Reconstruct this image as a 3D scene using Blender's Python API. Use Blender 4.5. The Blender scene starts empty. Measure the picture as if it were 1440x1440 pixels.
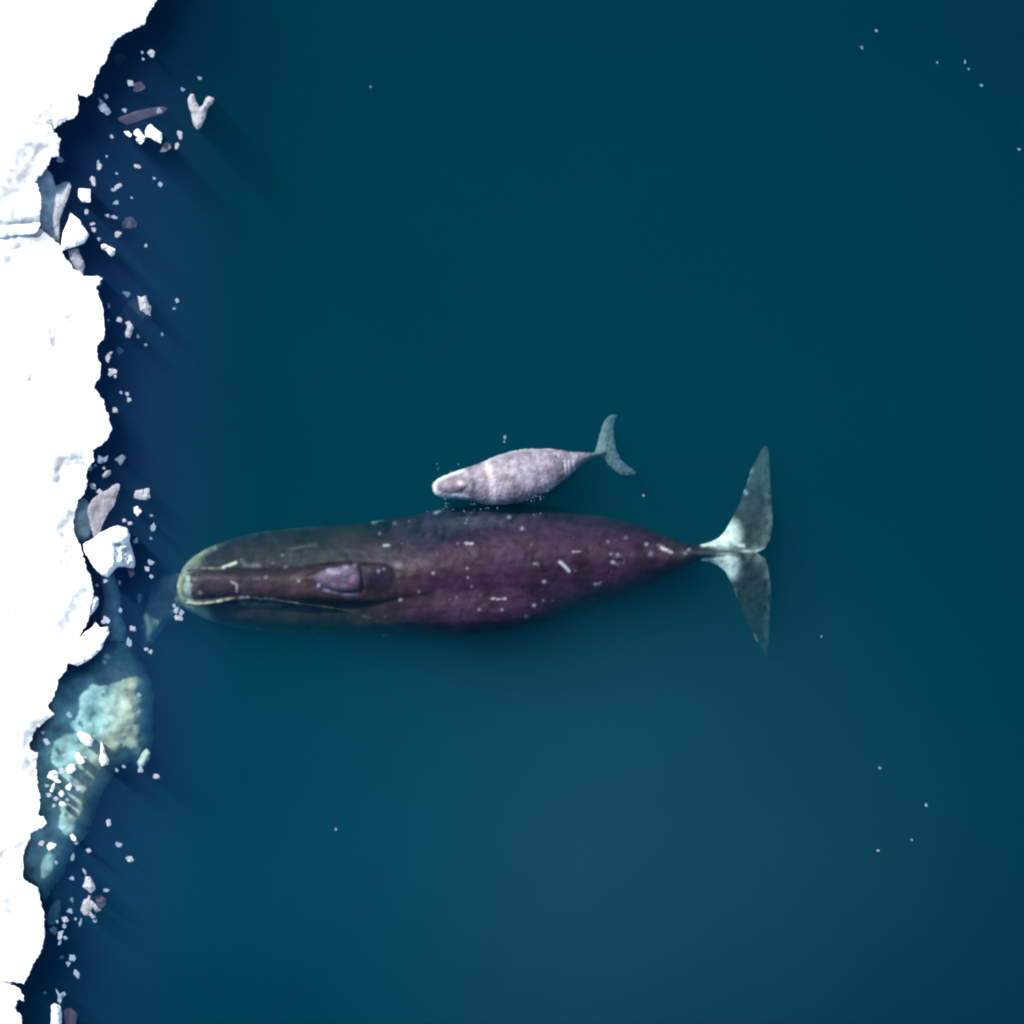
import bpy, bmesh, math, random
import numpy as np
from mathutils import Vector, noise
from mathutils.geometry import delaunay_2d_cdt

random.seed(7)
S = 0.018            # metres of sea per photo pixel (1440 px frame = 25.9 m)
H = 80.0             # height of the drone over the water
sc = bpy.context.scene
col = sc.collection

# ------------------------------------------------------------------ camera, sky, sun, exposure
cam_d = bpy.data.cameras.new("camera"); cam = bpy.data.objects.new("camera", cam_d); col.objects.link(cam)
cam.location = (0, 0, H); cam.rotation_euler = (0, 0, 0)
cam_d.sensor_width = 36; cam_d.sensor_height = 36
cam_d.lens = 36 * H / (1440 * S)
cam_d.clip_start = 1; cam_d.clip_end = 400
sc.camera = cam

SUN_EL = math.radians(43)
TX, TY = 0.68, -0.73          # horizontal direction the light travels
wd = bpy.data.worlds.new("World"); sc.world = wd; wd.use_nodes = True
nt = wd.node_tree
bg = nt.nodes["Background"]; sky = nt.nodes.new("ShaderNodeTexSky")
sky.sky_type = 'NISHITA'; sky.sun_disc = False
sky.sun_elevation = SUN_EL
sky.sun_rotation = math.atan2(-TX, -TY)
sky.ozone_density = 2.0
nt.links.new(sky.outputs[0], bg.inputs[0]); bg.inputs[1].default_value = 0.15

sl = bpy.data.lights.new("sun", 'SUN'); sl.energy = 4.2; sl.angle = math.radians(4.0); sl.color = (1.0, 0.96, 0.90)
so = bpy.data.objects.new("sun", sl); col.objects.link(so)
d = Vector((TX, TY, 0)).normalized() * math.cos(SUN_EL) + Vector((0, 0, -math.sin(SUN_EL)))
so.rotation_euler = d.to_track_quat('-Z', 'Y').to_euler(); so.location = (-10, 15, 30)

sc.view_settings.view_transform = 'Standard'; sc.view_settings.look = 'None'
sc.view_settings.exposure = 0.65; sc.view_settings.gamma = 1.0
sc.view_settings.use_curve_mapping = False
sc.cycles.use_denoising = True
sc.cycles.max_bounces = 6; sc.cycles.volume_bounces = 3; sc.cycles.diffuse_bounces = 3
sc.cycles.sample_clamp_indirect = 4
sc.cycles.pixel_filter_type = 'BLACKMAN_HARRIS'
sc.cycles.filter_width = 2.3

# ------------------------------------------------------------------ helpers
def W(px, py, z=0.0):
    k = S * (1 - z / H)
    return Vector(((px - 720) * k, (720 - py) * k, z))

def tag(o, label=None, cat=None, group=None, kind=None):
    if label: o["label"] = label
    if cat: o["category"] = cat
    if group: o["group"] = group
    if kind: o["kind"] = kind
    return o

def link(name, me, mat, parent=None, smooth=True):
    if mat: me.materials.append(mat)
    if smooth: me.polygons.foreach_set("use_smooth", [True] * len(me.polygons))
    o = bpy.data.objects.new(name, me); col.objects.link(o)
    if parent: o.parent = parent
    return o

def new_mat(name):
    m = bpy.data.materials.new(name); m.use_nodes = True
    return m, m.node_tree, m.node_tree.nodes["Principled BSDF"]

def fbm(x, y, z=0.0, s=1.0, o=4):
    return noise.fractal(Vector((x * s, y * s, z)), 1.0, 2.0, o)

# ------------------------------------------------------------------ materials
def ice_material(name, c1, c2, scale, rough=0.75, bump=0.5, contrast=(0.42, 0.62), alpha=1.0):
    m, t, p = new_mat(name)
    tc = t.nodes.new("ShaderNodeTexCoord")
    n = t.nodes.new("ShaderNodeTexNoise"); n.inputs["Scale"].default_value = scale; n.inputs["Detail"].default_value = 6
    n.inputs["Roughness"].default_value = 0.6
    t.links.new(tc.outputs["Object"], n.inputs["Vector"])
    r = t.nodes.new("ShaderNodeValToRGB")
    r.color_ramp.elements[0].position = contrast[0]; r.color_ramp.elements[0].color = (*c1, 1)
    r.color_ramp.elements[1].position = contrast[1]; r.color_ramp.elements[1].color = (*c2, 1)
    t.links.new(n.outputs["Fac"], r.inputs["Fac"])
    at = t.nodes.new("ShaderNodeAttribute"); at.attribute_name = "ice"
    mx = t.nodes.new("ShaderNodeMix"); mx.data_type = 'RGBA'; mx.blend_type = 'MULTIPLY'; mx.inputs[0].default_value = 1
    t.links.new(r.outputs[0], mx.inputs[6]); t.links.new(at.outputs["Color"], mx.inputs[7])
    t.links.new(mx.outputs[2], p.inputs["Base Color"])
    p.inputs["Roughness"].default_value = rough
    p.inputs["Alpha"].default_value = alpha
    p.inputs["Specular IOR Level"].default_value = 0.3
    n2 = t.nodes.new("ShaderNodeTexNoise"); n2.inputs["Scale"].default_value = scale * 3; n2.inputs["Detail"].default_value = 8
    t.links.new(tc.outputs["Object"], n2.inputs["Vector"])
    b = t.nodes.new("ShaderNodeBump"); b.inputs["Strength"].default_value = bump; b.inputs["Distance"].default_value = 0.06
    t.links.new(n2.outputs["Fac"], b.inputs["Height"]); t.links.new(b.outputs[0], p.inputs["Normal"])
    return m

M = {
 'snow': ice_material('snow', (0.90, 0.92, 0.93), (0.93, 0.94, 0.94), 1.2, bump=.12),
 'white': ice_material('white_ice', (0.66, 0.71, 0.75), (0.90, 0.93, 0.93), 4, contrast=(0.25, 0.5), alpha=.8),
 'pale': ice_material('pale_ice', (0.36, 0.41, 0.48), (0.72, 0.75, 0.78), 5, bump=.3, alpha=.5),
 'grey': ice_material('grey_ice', (0.38, 0.37, 0.40), (0.62, 0.60, 0.62), 4, rough=0.6, bump=.2, alpha=.48, contrast=(0.3, 0.62)),
 'mauve': ice_material('thin_ice', (0.05, 0.045, 0.085), (0.15, 0.13, 0.19), 3.0, rough=0.5, bump=.1, alpha=.25, contrast=(0.35, 0.66)),
 'blue': ice_material('blue_ice', (0.22, 0.31, 0.42), (0.42, 0.52, 0.62), 5, alpha=.5, rough=0.5, bump=.2, contrast=(0.35, 0.62)),
 'wedge': ice_material('wedge_ice', (0.34, 0.42, 0.47), (0.55, 0.62, 0.64), 3, bump=.2),
 'sunk': ice_material('sunken_ice', (0.30, 0.35, 0.33), (0.46, 0.49, 0.43), 3.2, bump=.3, contrast=(0.28, 0.72)),
 'dim': ice_material('dim_sunken_ice', (0.10, 0.11, 0.13), (0.30, 0.30, 0.28), 2.2, contrast=(0.35, 0.66)),
}

def skin_material(name, rough, spec, bump, bscale, dist=0.03):
    m, t, p = new_mat(name)
    tc = t.nodes.new("ShaderNodeTexCoord")
    at = t.nodes.new("ShaderNodeAttribute"); at.attribute_name = "skin"
    n = t.nodes.new("ShaderNodeTexNoise"); n.inputs["Scale"].default_value = bscale; n.inputs["Detail"].default_value = 7
    n.inputs["Roughness"].default_value = 0.65
    mp = t.nodes.new("ShaderNodeMapping"); mp.inputs["Scale"].default_value = (1.0, 1.3, 1.0)
    t.links.new(tc.outputs["Object"], mp.inputs[0]); t.links.new(mp.outputs[0], n.inputs["Vector"])
    mr = t.nodes.new("ShaderNodeMapRange"); mr.inputs[1].default_value = 0.3; mr.inputs[2].default_value = 0.7
    mr.inputs[3].default_value = 0.68; mr.inputs[4].default_value = 1.32
    t.links.new(n.outputs["Fac"], mr.inputs[0])
    mx = t.nodes.new("ShaderNodeVectorMath"); mx.operation = 'SCALE'
    t.links.new(at.outputs["Color"], mx.inputs[0]); t.links.new(mr.outputs[0], mx.inputs["Scale"])
    t.links.new(mx.outputs[0], p.inputs["Base Color"])
    p.inputs["Roughness"].default_value = rough; p.inputs["Specular IOR Level"].default_value = spec
    b = t.nodes.new("ShaderNodeBump"); b.inputs["Strength"].default_value = bump; b.inputs["Distance"].default_value = dist
    t.links.new(n.outputs["Fac"], b.inputs["Height"]); t.links.new(b.outputs[0], p.inputs["Normal"])
    return m
M['skin'] = skin_material('whale_skin', 0.5, 0.12, 0.5, 2.6)
M['calf'] = skin_material('calf_skin', 0.55, 0.2, 0.2, 5.0)

# ------------------------------------------------------------------ the water: a volume, with the deep murk under it
DEEP = -22.0
def add_water():
    bm = bmesh.new()
    bmesh.ops.create_cube(bm, size=1)
    for v in bm.verts:
        v.co.x *= 120; v.co.y *= 120
        v.co.z = 0.0 if v.co.z > 0 else DEEP - 1
    me = bpy.data.meshes.new("water"); bm.to_mesh(me); bm.free()
    m = bpy.data.materials.new("water_volume"); m.use_nodes = True
    t = m.node_tree; t.nodes.clear()
    out = t.nodes.new("ShaderNodeOutputMaterial")
    sca = t.nodes.new("ShaderNodeVolumeScatter"); ab = t.nodes.new("ShaderNodeVolumeAbsorption"); ad = t.nodes.new("ShaderNodeAddShader")
    # sigma_s = density*colour ; sigma_a = density*(1-colour)
    ss = (0.0006, 0.0295, 0.052); sa = (0.46, 0.245, 0.215)
    dn = max(ss); sca.inputs["Density"].default_value = dn; sca.inputs["Color"].default_value = (*[c / dn for c in ss], 1)
    sca.inputs["Anisotropy"].default_value = 0.0
    dn = max(sa) * 1.01; ab.inputs["Density"].default_value = dn; ab.inputs["Color"].default_value = (*[1 - c / dn for c in sa], 1)
    t.links.new(sca.outputs[0], ad.inputs[0]); t.links.new(ab.outputs[0], ad.inputs[1])
    t.links.new(ad.outputs[0], out.inputs["Volume"])
    o = link("water", me, m, smooth=False)
    tag(o, kind="structure")
add_water()

def add_sea():
    n = 70; L = 60.0
    bm = bmesh.new(); g = []
    humps = []
    for j in range(n + 1):
        row = []
        for i in range(n + 1):
            x = (i / n - .5) * 2; y = (j / n - .5) * 2
            x = x * (0.35 + 0.65 * x * x) * L; y = y * (0.35 + 0.65 * y * y) * L
            px = 720 + x / S; py = 720 - y / S
            z = 20.0
            for hx, hy, r, a in humps:
                z -= a * 0.9 * math.exp(-(((px - hx) ** 2 + (py - hy) ** 2) / (r * r)))
            z += 0.9 * fbm(x, y, 3.0, 0.12, 3)
            row.append(bm.verts.new((x, y, -z)))
        g.append(row)
    for j in range(n):
        for i in range(n):
            bm.faces.new((g[j][i], g[j][i + 1], g[j + 1][i + 1], g[j + 1][i]))
    me = bpy.data.meshes.new("sea"); bm.to_mesh(me); bm.free()
    m, t, p = new_mat("murk")
    nn = t.nodes.new("ShaderNodeTexNoise"); nn.inputs["Scale"].default_value = 0.35; nn.inputs["Detail"].default_value = 5
    r = t.nodes.new("ShaderNodeValToRGB")
    r.color_ramp.elements[0].position = 0.3; r.color_ramp.elements[0].color = (0.22, 0.24, 0.22, 1)
    r.color_ramp.elements[1].position = 0.7; r.color_ramp.elements[1].color = (0.40, 0.38, 0.30, 1)
    tc = t.nodes.new("ShaderNodeTexCoord"); t.links.new(tc.outputs["Object"], nn.inputs["Vector"])
    t.links.new(nn.outputs["Fac"], r.inputs["Fac"]); t.links.new(r.outputs[0], p.inputs["Base Color"])
    p.inputs["Roughness"].default_value = 1.0; p.inputs["Specular IOR Level"].default_value = 0
    o = link("sea", me, m); tag(o, kind="structure")
add_sea()

def plume(name, px, py, rx, ry, rot, ztop, thick, ss, sa, seed):
    # a lens of cloudy water of even density that thins out smoothly to its rim
    n, m_ = 22, 64
    bm = bmesh.new(); c0 = W(px, py, 0); rings_t, rings_b = [], []
    for i in range(n + 1):
        r = i / n; f = (1 - r * r) ** 2.6; rt, rb = [], []
        for k in range(m_):
            a = 2 * math.pi * k / m_
            wob = 1 + .16 * noise.noise(Vector((math.cos(a) * 1.3, math.sin(a) * 1.3, seed)))
            X = math.cos(a) * r * rx * wob * S; Y = math.sin(a) * r * ry * wob * S
            X, Y = X * math.cos(rot) - Y * math.sin(rot), X * math.sin(rot) + Y * math.cos(rot)
            zz = thick * f * (1 + .25 * noise.noise(Vector((X * .25, Y * .25, seed))))
            rt.append((c0.x + X, c0.y + Y, ztop - .25 * (thick - zz))); rb.append((c0.x + X, c0.y + Y, ztop - .25 * (thick - zz) - zz - .002))
        rings_t.append([bm.verts.new(v) for v in (rt if i else rt[:1])]); rings_b.append([bm.verts.new(v) for v in (rb if i else rb[:1])])
    for R_, up in ((rings_t, 1), (rings_b, 0)):
        for k in range(m_):
            f = (R_[0][0], R_[1][k], R_[1][(k + 1) % m_]); bm.faces.new(f if up else f[::-1])
            for i in range(1, n):
                f = (R_[i][k], R_[i + 1][k], R_[i + 1][(k + 1) % m_], R_[i][(k + 1) % m_]); bm.faces.new(f if up else f[::-1])
    for k in range(m_):
        bm.faces.new((rings_t[n][k], rings_b[n][k], rings_b[n][(k + 1) % m_], rings_t[n][(k + 1) % m_]))
    me = bpy.data.meshes.new(name); bm.to_mesh(me); bm.free()
    m = bpy.data.materials.new(name); m.use_nodes = True; t = m.node_tree; t.nodes.clear()
    out = t.nodes.new("ShaderNodeOutputMaterial")
    sca = t.nodes.new("ShaderNodeVolumeScatter"); dn = max(ss)
    sca.inputs["Density"].default_value = dn; sca.inputs["Color"].default_value = (*[c / dn for c in ss], 1)
    t.links.new(sca.outputs[0], out.inputs["Volume"])
    o = link(name, me, m); return o
tag(plume("green_haze", 720, 700, 1350, 1250, 0.5, -.10, 4.5, (0.0, 0.0165, 0.011), None, 3.0), "faint green haze in the open water", "haze", None, "stuff")  # green-scattering lens over the middle, thinning out towards the corners
tag(plume("edge_fill_haze", 110, 600, 270, 1300, 0.02, -.03, 1.5, (0.018, 0.016, 0.088), None, 12.0), "faint violet haze added along the ice edge in place of sky reflection", "haze", None, "stuff")  # added volume that brightens the ice-shaded water, standing in for reflected sky
tag(plume("silt_haze", 560, 1180, 1150, 560, 0.1, -.15, 4.0, (0.0, 0.018, 0.028), None, 15.0), "faint blue haze in the water beneath the whales", "haze", None, "stuff")
tag(plume("silt_haze", 900, 1200, 680, 640, 0.3, -.15, 3.0, (0.014, 0.009, 0.006), None, 8.0), "faint greyish silt haze in the water below the whales", "haze", None, "stuff")

# ------------------------------------------------------------------ ice slabs from an outline
def densify(pts, step, amp, seed, closed=True):
    """photo-pixel outline -> finer, ragged outline"""
    out = []
    n = len(pts)
    for i in range(n if closed else n - 1):
        a = np.array(pts[i], float); b = np.array(pts[(i + 1) % n], float)
        L = np.linalg.norm(b - a); k = max(1, int(round(L / step)))
        tdir = (b - a) / max(L, 1e-6); nd = np.array([-tdir[1], tdir[0]])
        for q in range(k):
            t = q / k; p = a + (b - a) * t
            w = fbm(p[0], p[1], seed, 0.23, 3) * amp + fbm(p[0], p[1], seed + 9, 0.07, 2) * amp * 0.6
            p = p + nd * w * (1.0 if q else 0.5)
            out.append((p[0], p[1]))
    return out

def seg_dist(P, poly):
    A = np.array(poly); B = np.roll(A, -1, axis=0)
    D = B - A; LL = (D ** 2).sum(1) + 1e-12
    best = np.full(len(P), 1e9)
    for i in range(len(A)):
        v = P - A[i]; t = np.clip((v @ D[i]) / LL[i], 0, 1)
        dd = np.sqrt(((v - t[:, None] * D[i]) ** 2).sum(1))
        best = np.minimum(best, dd)
    return best

def line_dist(P, line):
    A = np.array(line, float); best = np.full(len(P), 1e9); tt = np.zeros(len(P))
    for i in range(len(A) - 1):
        D = A[i + 1] - A[i]; LL = (D ** 2).sum() + 1e-12
        v = P - A[i]; t = np.clip((v @ D) / LL, 0, 1)
        dd = np.sqrt(((v - t[:, None] * D) ** 2).sum(1))
        best = np.minimum(best, dd)
    return best

def inside(P, poly):
    x, y = P[:, 0], P[:, 1]; r = np.zeros(len(P), bool)
    n = len(poly); j = n - 1
    for i in range(n):
        xi, yi = poly[i]; xj, yj = poly[j]
        c = ((yi > y) != (yj > y)) & (x < (xj - xi) * (y - yi) / ((yj - yi) + 1e-12) + xi)
        r ^= c; j = i
    return r

def slab(name, outline, mat, top, bottom, step=3.0, amp=1.0, grid=7.0, edge=6.0, relief=0.1, rscale=0.03, seed=1.0,
         zfun=None, cfun=None, rim=0.35, label=None, cat=None, group=None, base=None, parent=None):
    poly = densify(outline, step, amp, seed)
    xs = [p[0] for p in poly]; ys = [p[1] for p in poly]
    rnd = random.Random(int(seed * 977) + len(poly))
    pts = []
    x = min(xs)
    while x < max(xs):
        y = min(ys)
        while y < max(ys):
            pts.append((x + rnd.uniform(-.38, .38) * grid, y + rnd.uniform(-.38, .38) * grid)); y += grid
        x += grid
    P = np.array(pts) if pts else np.zeros((0, 2))
    if len(P):
        P = P[inside(P, poly)]
    if len(P):
        P = P[seg_dist(P, poly) > step * 0.6]
    allp = [Vector(p) for p in poly] + [Vector((p[0], p[1])) for p in P]
    vs, es, fs, *_ = delaunay_2d_cdt(allp, [], [list(range(len(poly)))], 1, 1e-4)
    V = np.array([(v.x, v.y) for v in vs]); dd = seg_dist(V, poly)
    cx = sum(xs) / len(xs); cy = sum(ys) / len(ys)
    org = W(cx, cy, 0)
    z = np.zeros(len(V))
    for i, (vx, vy) in enumerate(V):
        n1 = fbm(vx, vy, seed, rscale, 5); n2 = fbm(vx, vy, seed + 5, rscale * 5, 3)
        if zfun:
            z[i] = zfun(vx, vy, dd[i], n1, n2)
        else:
            e = 1 - math.exp(-dd[i] / edge)
            z[i] = top * (rim + (1 - rim) * e) + relief * (n1 + 0.35 * n2)
    if bottom < 0 and not zfun: z = np.maximum(z, 0.012)
    verts = [W(V[i, 0], V[i, 1], z[i]) - org for i in range(len(V))]
    nV = len(V)
    verts += [W(V[i, 0], V[i, 1], bottom) - org for i in range(nV)]
    cnt = {}
    faces = []
    for f in fs:
        # orientation: photo y points down, so flip to face up
        a = [V[k] for k in f]
        area = sum(a[k][0] * a[(k + 1) % len(a)][1] - a[(k + 1) % len(a)][0] * a[k][1] for k in range(len(a)))
        f = list(f) if area < 0 else list(f)[::-1]
        faces.append(f); faces.append([k + nV for k in f[::-1]])
        for k in range(len(f)):
            e = (f[k], f[(k + 1) % len(f)])
            cnt[e] = cnt.get(e, 0) + 1
    for (a, b) in list(cnt):
        if (b, a) not in cnt:
            faces.append([b, a, a + nV, b + nV])
    me = bpy.data.meshes.new(name)
    me.from_pydata([tuple(v) for v in verts], [], faces); me.update()
    ca = me.color_attributes.new("ice", 'FLOAT_COLOR', 'POINT')
    cols = np.ones((len(verts), 4), np.float32)
    if cfun is not None:
        cols[:nV, :3] = cfun(V, z, dd); cols[nV:, :3] = cols[:nV, :3]
    ca.data.foreach_set("color", cols.ravel())
    o = link(name, me, mat, parent, smooth=(name == 'sunken_ice'))
    o.location = org
    tag(o, label, cat, group)
    return o

# furrows, melt marks and greyer bare ice on the pack, furrow shading painted into the grey: (line, half width px, depth m, grey 0..1)
FUR = [
 ([(75, 150), (48, 195), (20, 245), (-10, 285)], 13, 0.10, 0.10),
 ([(60, 205), (40, 235), (28, 262), (22, 300), (20, 318)], 6, 0.10, 0.10),
 ([(0, 318), (20, 322), (50, 312), (80, 330)], 7, 0.20, 0.22),
 ([(10, 365), (22, 350), (45, 335), (60, 338)], 7, 0.10, 0.13),
 ([(66, 376), (71, 386)], 5, 0.08, 0.10),
 ([(70, 462), (74, 480), (82, 500)], 4, 0.10, 0.12),
 ([(100, 440), (96, 470)], 9, 0.05, 0.05),
 ([(42, 530), (45, 540)], 4, 0.06, 0.10),
 ([(78, 612), (96, 622), (108, 628)], 6, 0.05, 0.06),
 ([(85, 650), (80, 668), (84, 676)], 7, 0.15, 0.18),
 ([(92, 646), (106, 646), (118, 652)], 6, 0.14, 0.16),
 ([(100, 725), (88, 745), (98, 770), (90, 790)], 8, 0.15, 0.12),
 ([(118, 835), (100, 860), (88, 880)], 10, 0.10, 0.10),
 ([(30, 800), (27, 840), (20, 870)], 5, 0.05, 0.07),
 ([(66, 1012), (45, 1025), (36, 1045), (38, 1090)], 8, 0.04, 0.12),
 ([(0, 1205), (15, 1200), (32, 1190)], 9, 0.08, 0.09),
 ([(16, 1262), (12, 1280)], 8, 0.06, 0.06),
 ([(150, 27), (140, 45), (120, 80)], 8, 0.06, 0.04),
 ([(90, 50), (78, 90), (75, 110)], 5, 0.04, 0.03),
]
def floe_z(base, edge=9.0):
    def f(x, y, d, n1, n2):
        e = 1 - math.exp(-d / edge)
        z = base * (0.86 + 0.14 * e) + 0.10 * n1 * e + 0.015 * n2
        for ln, w, dep, g in FURC:
            pass
        return max(z, 0.03)
    return f
FURC = []
def floe(outline, base, seed, label, zf=None):
    o = slab("ice_floe", outline, M['snow'], base, -1.6, step=2.2, amp=2.4, grid=6.0, seed=seed, rscale=0.022,
             zfun=zf or floe_z(base), cfun=floe_col, label=label, cat="ice floe")
    return o
def floe_col(V, z, dd):
    c = np.ones((len(V), 3))
    nzs = 1 + .9 * np.array([fbm(a, b, 4.2, .11, 4) for a, b in V])
    for ln, w, dep, g in FUR:
        k = np.exp(-(line_dist(V, ln) / (w * 1.5)) ** 2) * min(1, g * 6 + .25) * nzs
        c *= (1 - k[:, None] * np.array([0.56, 0.55, 0.555]))
    c = np.clip(c, .36, 1)
    # wet blue-white rim
    k = np.exp(-(dd / 2.2) ** 2)[:, None]
    c *= 1 - k * np.array([0.08, 0.04, 0.0])
    return c

def carve(o):
    me = o.data
    n = len(me.vertices) // 2
    co = np.zeros(len(me.vertices) * 3); me.vertices.foreach_get("co", co); co = co.reshape(-1, 3)
    wx = co[:n, 0] + o.location.x; wy = co[:n, 1] + o.location.y; z = co[:n, 2]
    k = S * (1 - z / H); V = np.stack([720 + wx / k, 720 - wy / k], 1)
    for ln, w, dep, g in FUR:
        z = z - dep * .35 * np.exp(-(line_dist(V, ln) / (w * 0.7)) ** 2)
    co[:n, 2] = np.maximum(z, 0.02)
    me.vertices.foreach_set("co", co.ravel()); me.update()

upper = [(-160, -160), (235, -160), (232, -60), (220, 0), (212, 12), (205, 28), (203, 34), (190, 40), (175, 48), (163, 56), (158, 62), (152, 75), (148, 88), (140, 98),
 (135, 107), (132, 118), (129, 131), (122, 137), (112, 133), (111, 130), (109, 136), (111, 145), (110, 155), (108, 162), (103, 166), (92, 169), (82, 176), (76, 182),
 (73, 172), (71, 176), (75, 183), (80, 190), (85, 196), (83, 207), (82, 221), (72, 220), (70, 225), (66, 236), (60, 243), (52, 252), (49, 256), (55, 265), (58, 280), (57, 300),
 (55, 313), (30, 317), (8, 318), (-160, 326)]
middle = [(-160, 328), (10, 322), (32, 320), (52, 317), (62, 326), (75, 336), (85, 346), (90, 358), (100, 371), (108, 382), (120, 388), (137, 388), (144, 391), (140, 396), (136, 402), (137, 415),
 (140, 422), (144, 432), (146, 450), (147, 465), (146, 478), (140, 484), (136, 492), (137, 505), (141, 515), (141, 527), (135, 540), (132, 545), (138, 553), (145, 562),
 (148, 575), (152, 583), (154, 595), (158, 604), (153, 615), (146, 622), (138, 628), (130, 632), (131, 640), (130, 650), (124, 660), (120, 668), (121, 685), (115, 697),
 (108, 705), (106, 715), (104, 730), (103, 743), (106, 755), (113, 765), (117, 780), (118, 790), (124, 805), (129, 820), (130, 840), (126, 856), (124, 872), (118, 884),
 (111, 895), (104, 912), (97, 925), (94, 938), (90, 946), (82, 955), (80, 968), (76, 980), (68, 990), (66, 993), (76, 1004), (68, 1010), (60, 1017), (50, 1023), (48, 1030),
 (44, 1042), (42, 1055), (54, 1058), (50, 1068), (50, 1090), (52, 1105), (56, 1118), (56, 1135), (54, 1146), (62, 1147), (63, 1160), (52, 1168), (42, 1172), (42, 1180),
 (36, 1192), (34, 1200), (33, 1215), (34, 1226), (10, 1225), (-160, 1226)]
lower = [(-160, 1229), (0, 1230), (30, 1231), (36, 1240), (50, 1247), (55, 1258), (58, 1275), (62, 1295), (63, 1310), (62, 1320), (57, 1335), (50, 1350), (42, 1365), (37, 1378), (33, 1384),
 (22, 1381), (8, 1380), (-160, 1381)]
corner = [(-160, 1384), (14, 1384), (25, 1389), (32, 1399), (35, 1409), (28, 1405), (22, 1408), (21, 1418), (28, 1425), (31, 1435), (32, 1500), (35, 1600), (-160, 1600)]
floes = [
 floe(upper, 0.45, 1.1, "large snow covered ice floe running off the top of the picture"),
 floe(middle, 0.26, 2.3, "longest white ice floe, its ragged edge facing the whale's snout"),
 floe(lower, 0.42, 3.7, "rounded white ice floe just below the turquoise sunken ice"),
 floe(corner, 0.45, 4.9, "small white floe with a notched edge in the bottom corner"),
]
for o in floes: carve(o)
slab("refrozen_slush", [(-160, 312), (0, 310), (50, 306), (57, 316), (50, 328), (0, 333), (-160, 338)], M['snow'], .37, -.3, step=4, amp=2.2, grid=5, seed=9.1, relief=.04, rim=.9,
     cfun=lambda V, z, d: np.ones((len(V), 3)) * .66, label="grey refrozen slush in the crack between the two biggest floes", cat="slush")
slab("refrozen_slush", [(-160, 1214), (0, 1214), (28, 1215), (32, 1228), (30, 1240), (0, 1242), (-160, 1242)], M['snow'], .29, -.3, step=4, amp=2.2, grid=5, seed=9.4, relief=.04, rim=.9,
     cfun=lambda V, z, d: np.ones((len(V), 3)) * .7, label="pale slush strip in the crack above the rounded lower floe", cat="slush")
slab("refrozen_slush", [(-160, 1370), (0, 1370), (14, 1372), (18, 1382), (12, 1394), (0, 1395), (-160, 1395)], M['snow'], .35, -.3, step=4, amp=2.2, grid=5, seed=9.7, relief=.04,
     cfun=lambda V, z, d: np.ones((len(V), 3)) * .6, label="slush strip in the crack above the bottom corner floe", cat="slush")

# ------------------------------------------------------------------ sunken ice
def ledge_z(x, y, d, n1, n2):
    # pale shoulder near (170,1015) and (100,1090), deeper towards the top and the edges
    hi = 1.0 * math.exp(-(((x - 168) / 36) ** 2 + ((y - 1015) / 45) ** 2)) + 1.1 * math.exp(-(((x - 105) / 42) ** 2 + ((y - 1095) / 50) ** 2)) \
        + 0.8 * math.exp(-(((x - 88) / 30) ** 2 + ((y - 1030) / 32) ** 2))
    z = -0.60 + 0.22 * min(hi, 1.5) - 1.5 * math.exp(-d / 9.0) + .25 * math.exp(-d / 60)
    z -= 0.9 * max(0.0, (965 - y) / 90)
    z += 0.25 * min(1.0, max(0.0, (y - 1120) / 60))
    z += 0.16 * n1 + 0.035 * n2
    return z if z < -.35 else -.35 + .16 * math.tanh((z + .35) / .4)
def ledge_col(V, z, dd):
    warm = np.exp(-(line_dist(V, [(190, 960), (175, 1030), (140, 1085), (120, 1130)]) / 30) ** 2)[:, None]
    mott = 1 + .7 * np.array([fbm(a, b, 6.6, .05, 5) for a, b in V])[:, None]
    return (np.array([.62, .90, .98]) * (1 - warm) + np.array([.92, .90, .76]) * warm) * np.clip(mott, .45, 1.35)
slab("sunken_ice", [(118, 935), (135, 905), (150, 888), (172, 882), (190, 900), (200, 930), (212, 955), (217, 985), (214, 1020), (216, 1045), (205, 1068), (196, 1080), (184, 1070),
     (165, 1082), (150, 1105), (140, 1122), (135, 1145), (120, 1175), (105, 1195), (90, 1228), (64, 1265), (50, 1256), (22, 1240), (20, 1180), (28, 1100), (25, 1050), (40, 1010), (60, 975), (80, 945)],
     M['sunk'], 0, -3.2, step=5, amp=3.0, grid=3.5, seed=5.5, rscale=0.035, zfun=ledge_z, cfun=ledge_col,
     label="broad turquoise ice shelf sunk under water beside the longest floe", cat="sunken ice")
def flat_z(z0, tilt=(0, 0), c=(0, 0), n=0.12, ed=0.35):
    return lambda x, y, d, n1, n2: min(z0 + tilt[0] * (x - c[0]) + tilt[1] * (y - c[1]) + n * n1 + n * .5 * n2 - ed * math.exp(-d / 4.0), -0.03)
slab("sunken_ice", [(140, 800), (158, 800), (168, 830), (170, 862), (178, 885), (172, 905), (150, 900), (142, 870), (146, 840)], M['wedge'], 0, -2.6, step=4, amp=2, grid=5, seed=6.1, rscale=.05,
     zfun=flat_z(-.95, n=.2), label="narrow dim tongue of sunken ice under the square white block", cat="sunken ice")
slab("sunken_ice", [(215, 822), (235, 808), (262, 806), (262, 850), (250, 866), (232, 880), (215, 905), (200, 912), (198, 880), (208, 850)], M['dim'], 0, -3.2, step=5, amp=2, grid=6, seed=6.7, rscale=.05,
     zfun=flat_z(-1.25, n=.2), label="faint dark slab of sunken ice just ahead of the big whale's snout", cat="sunken ice")
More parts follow.
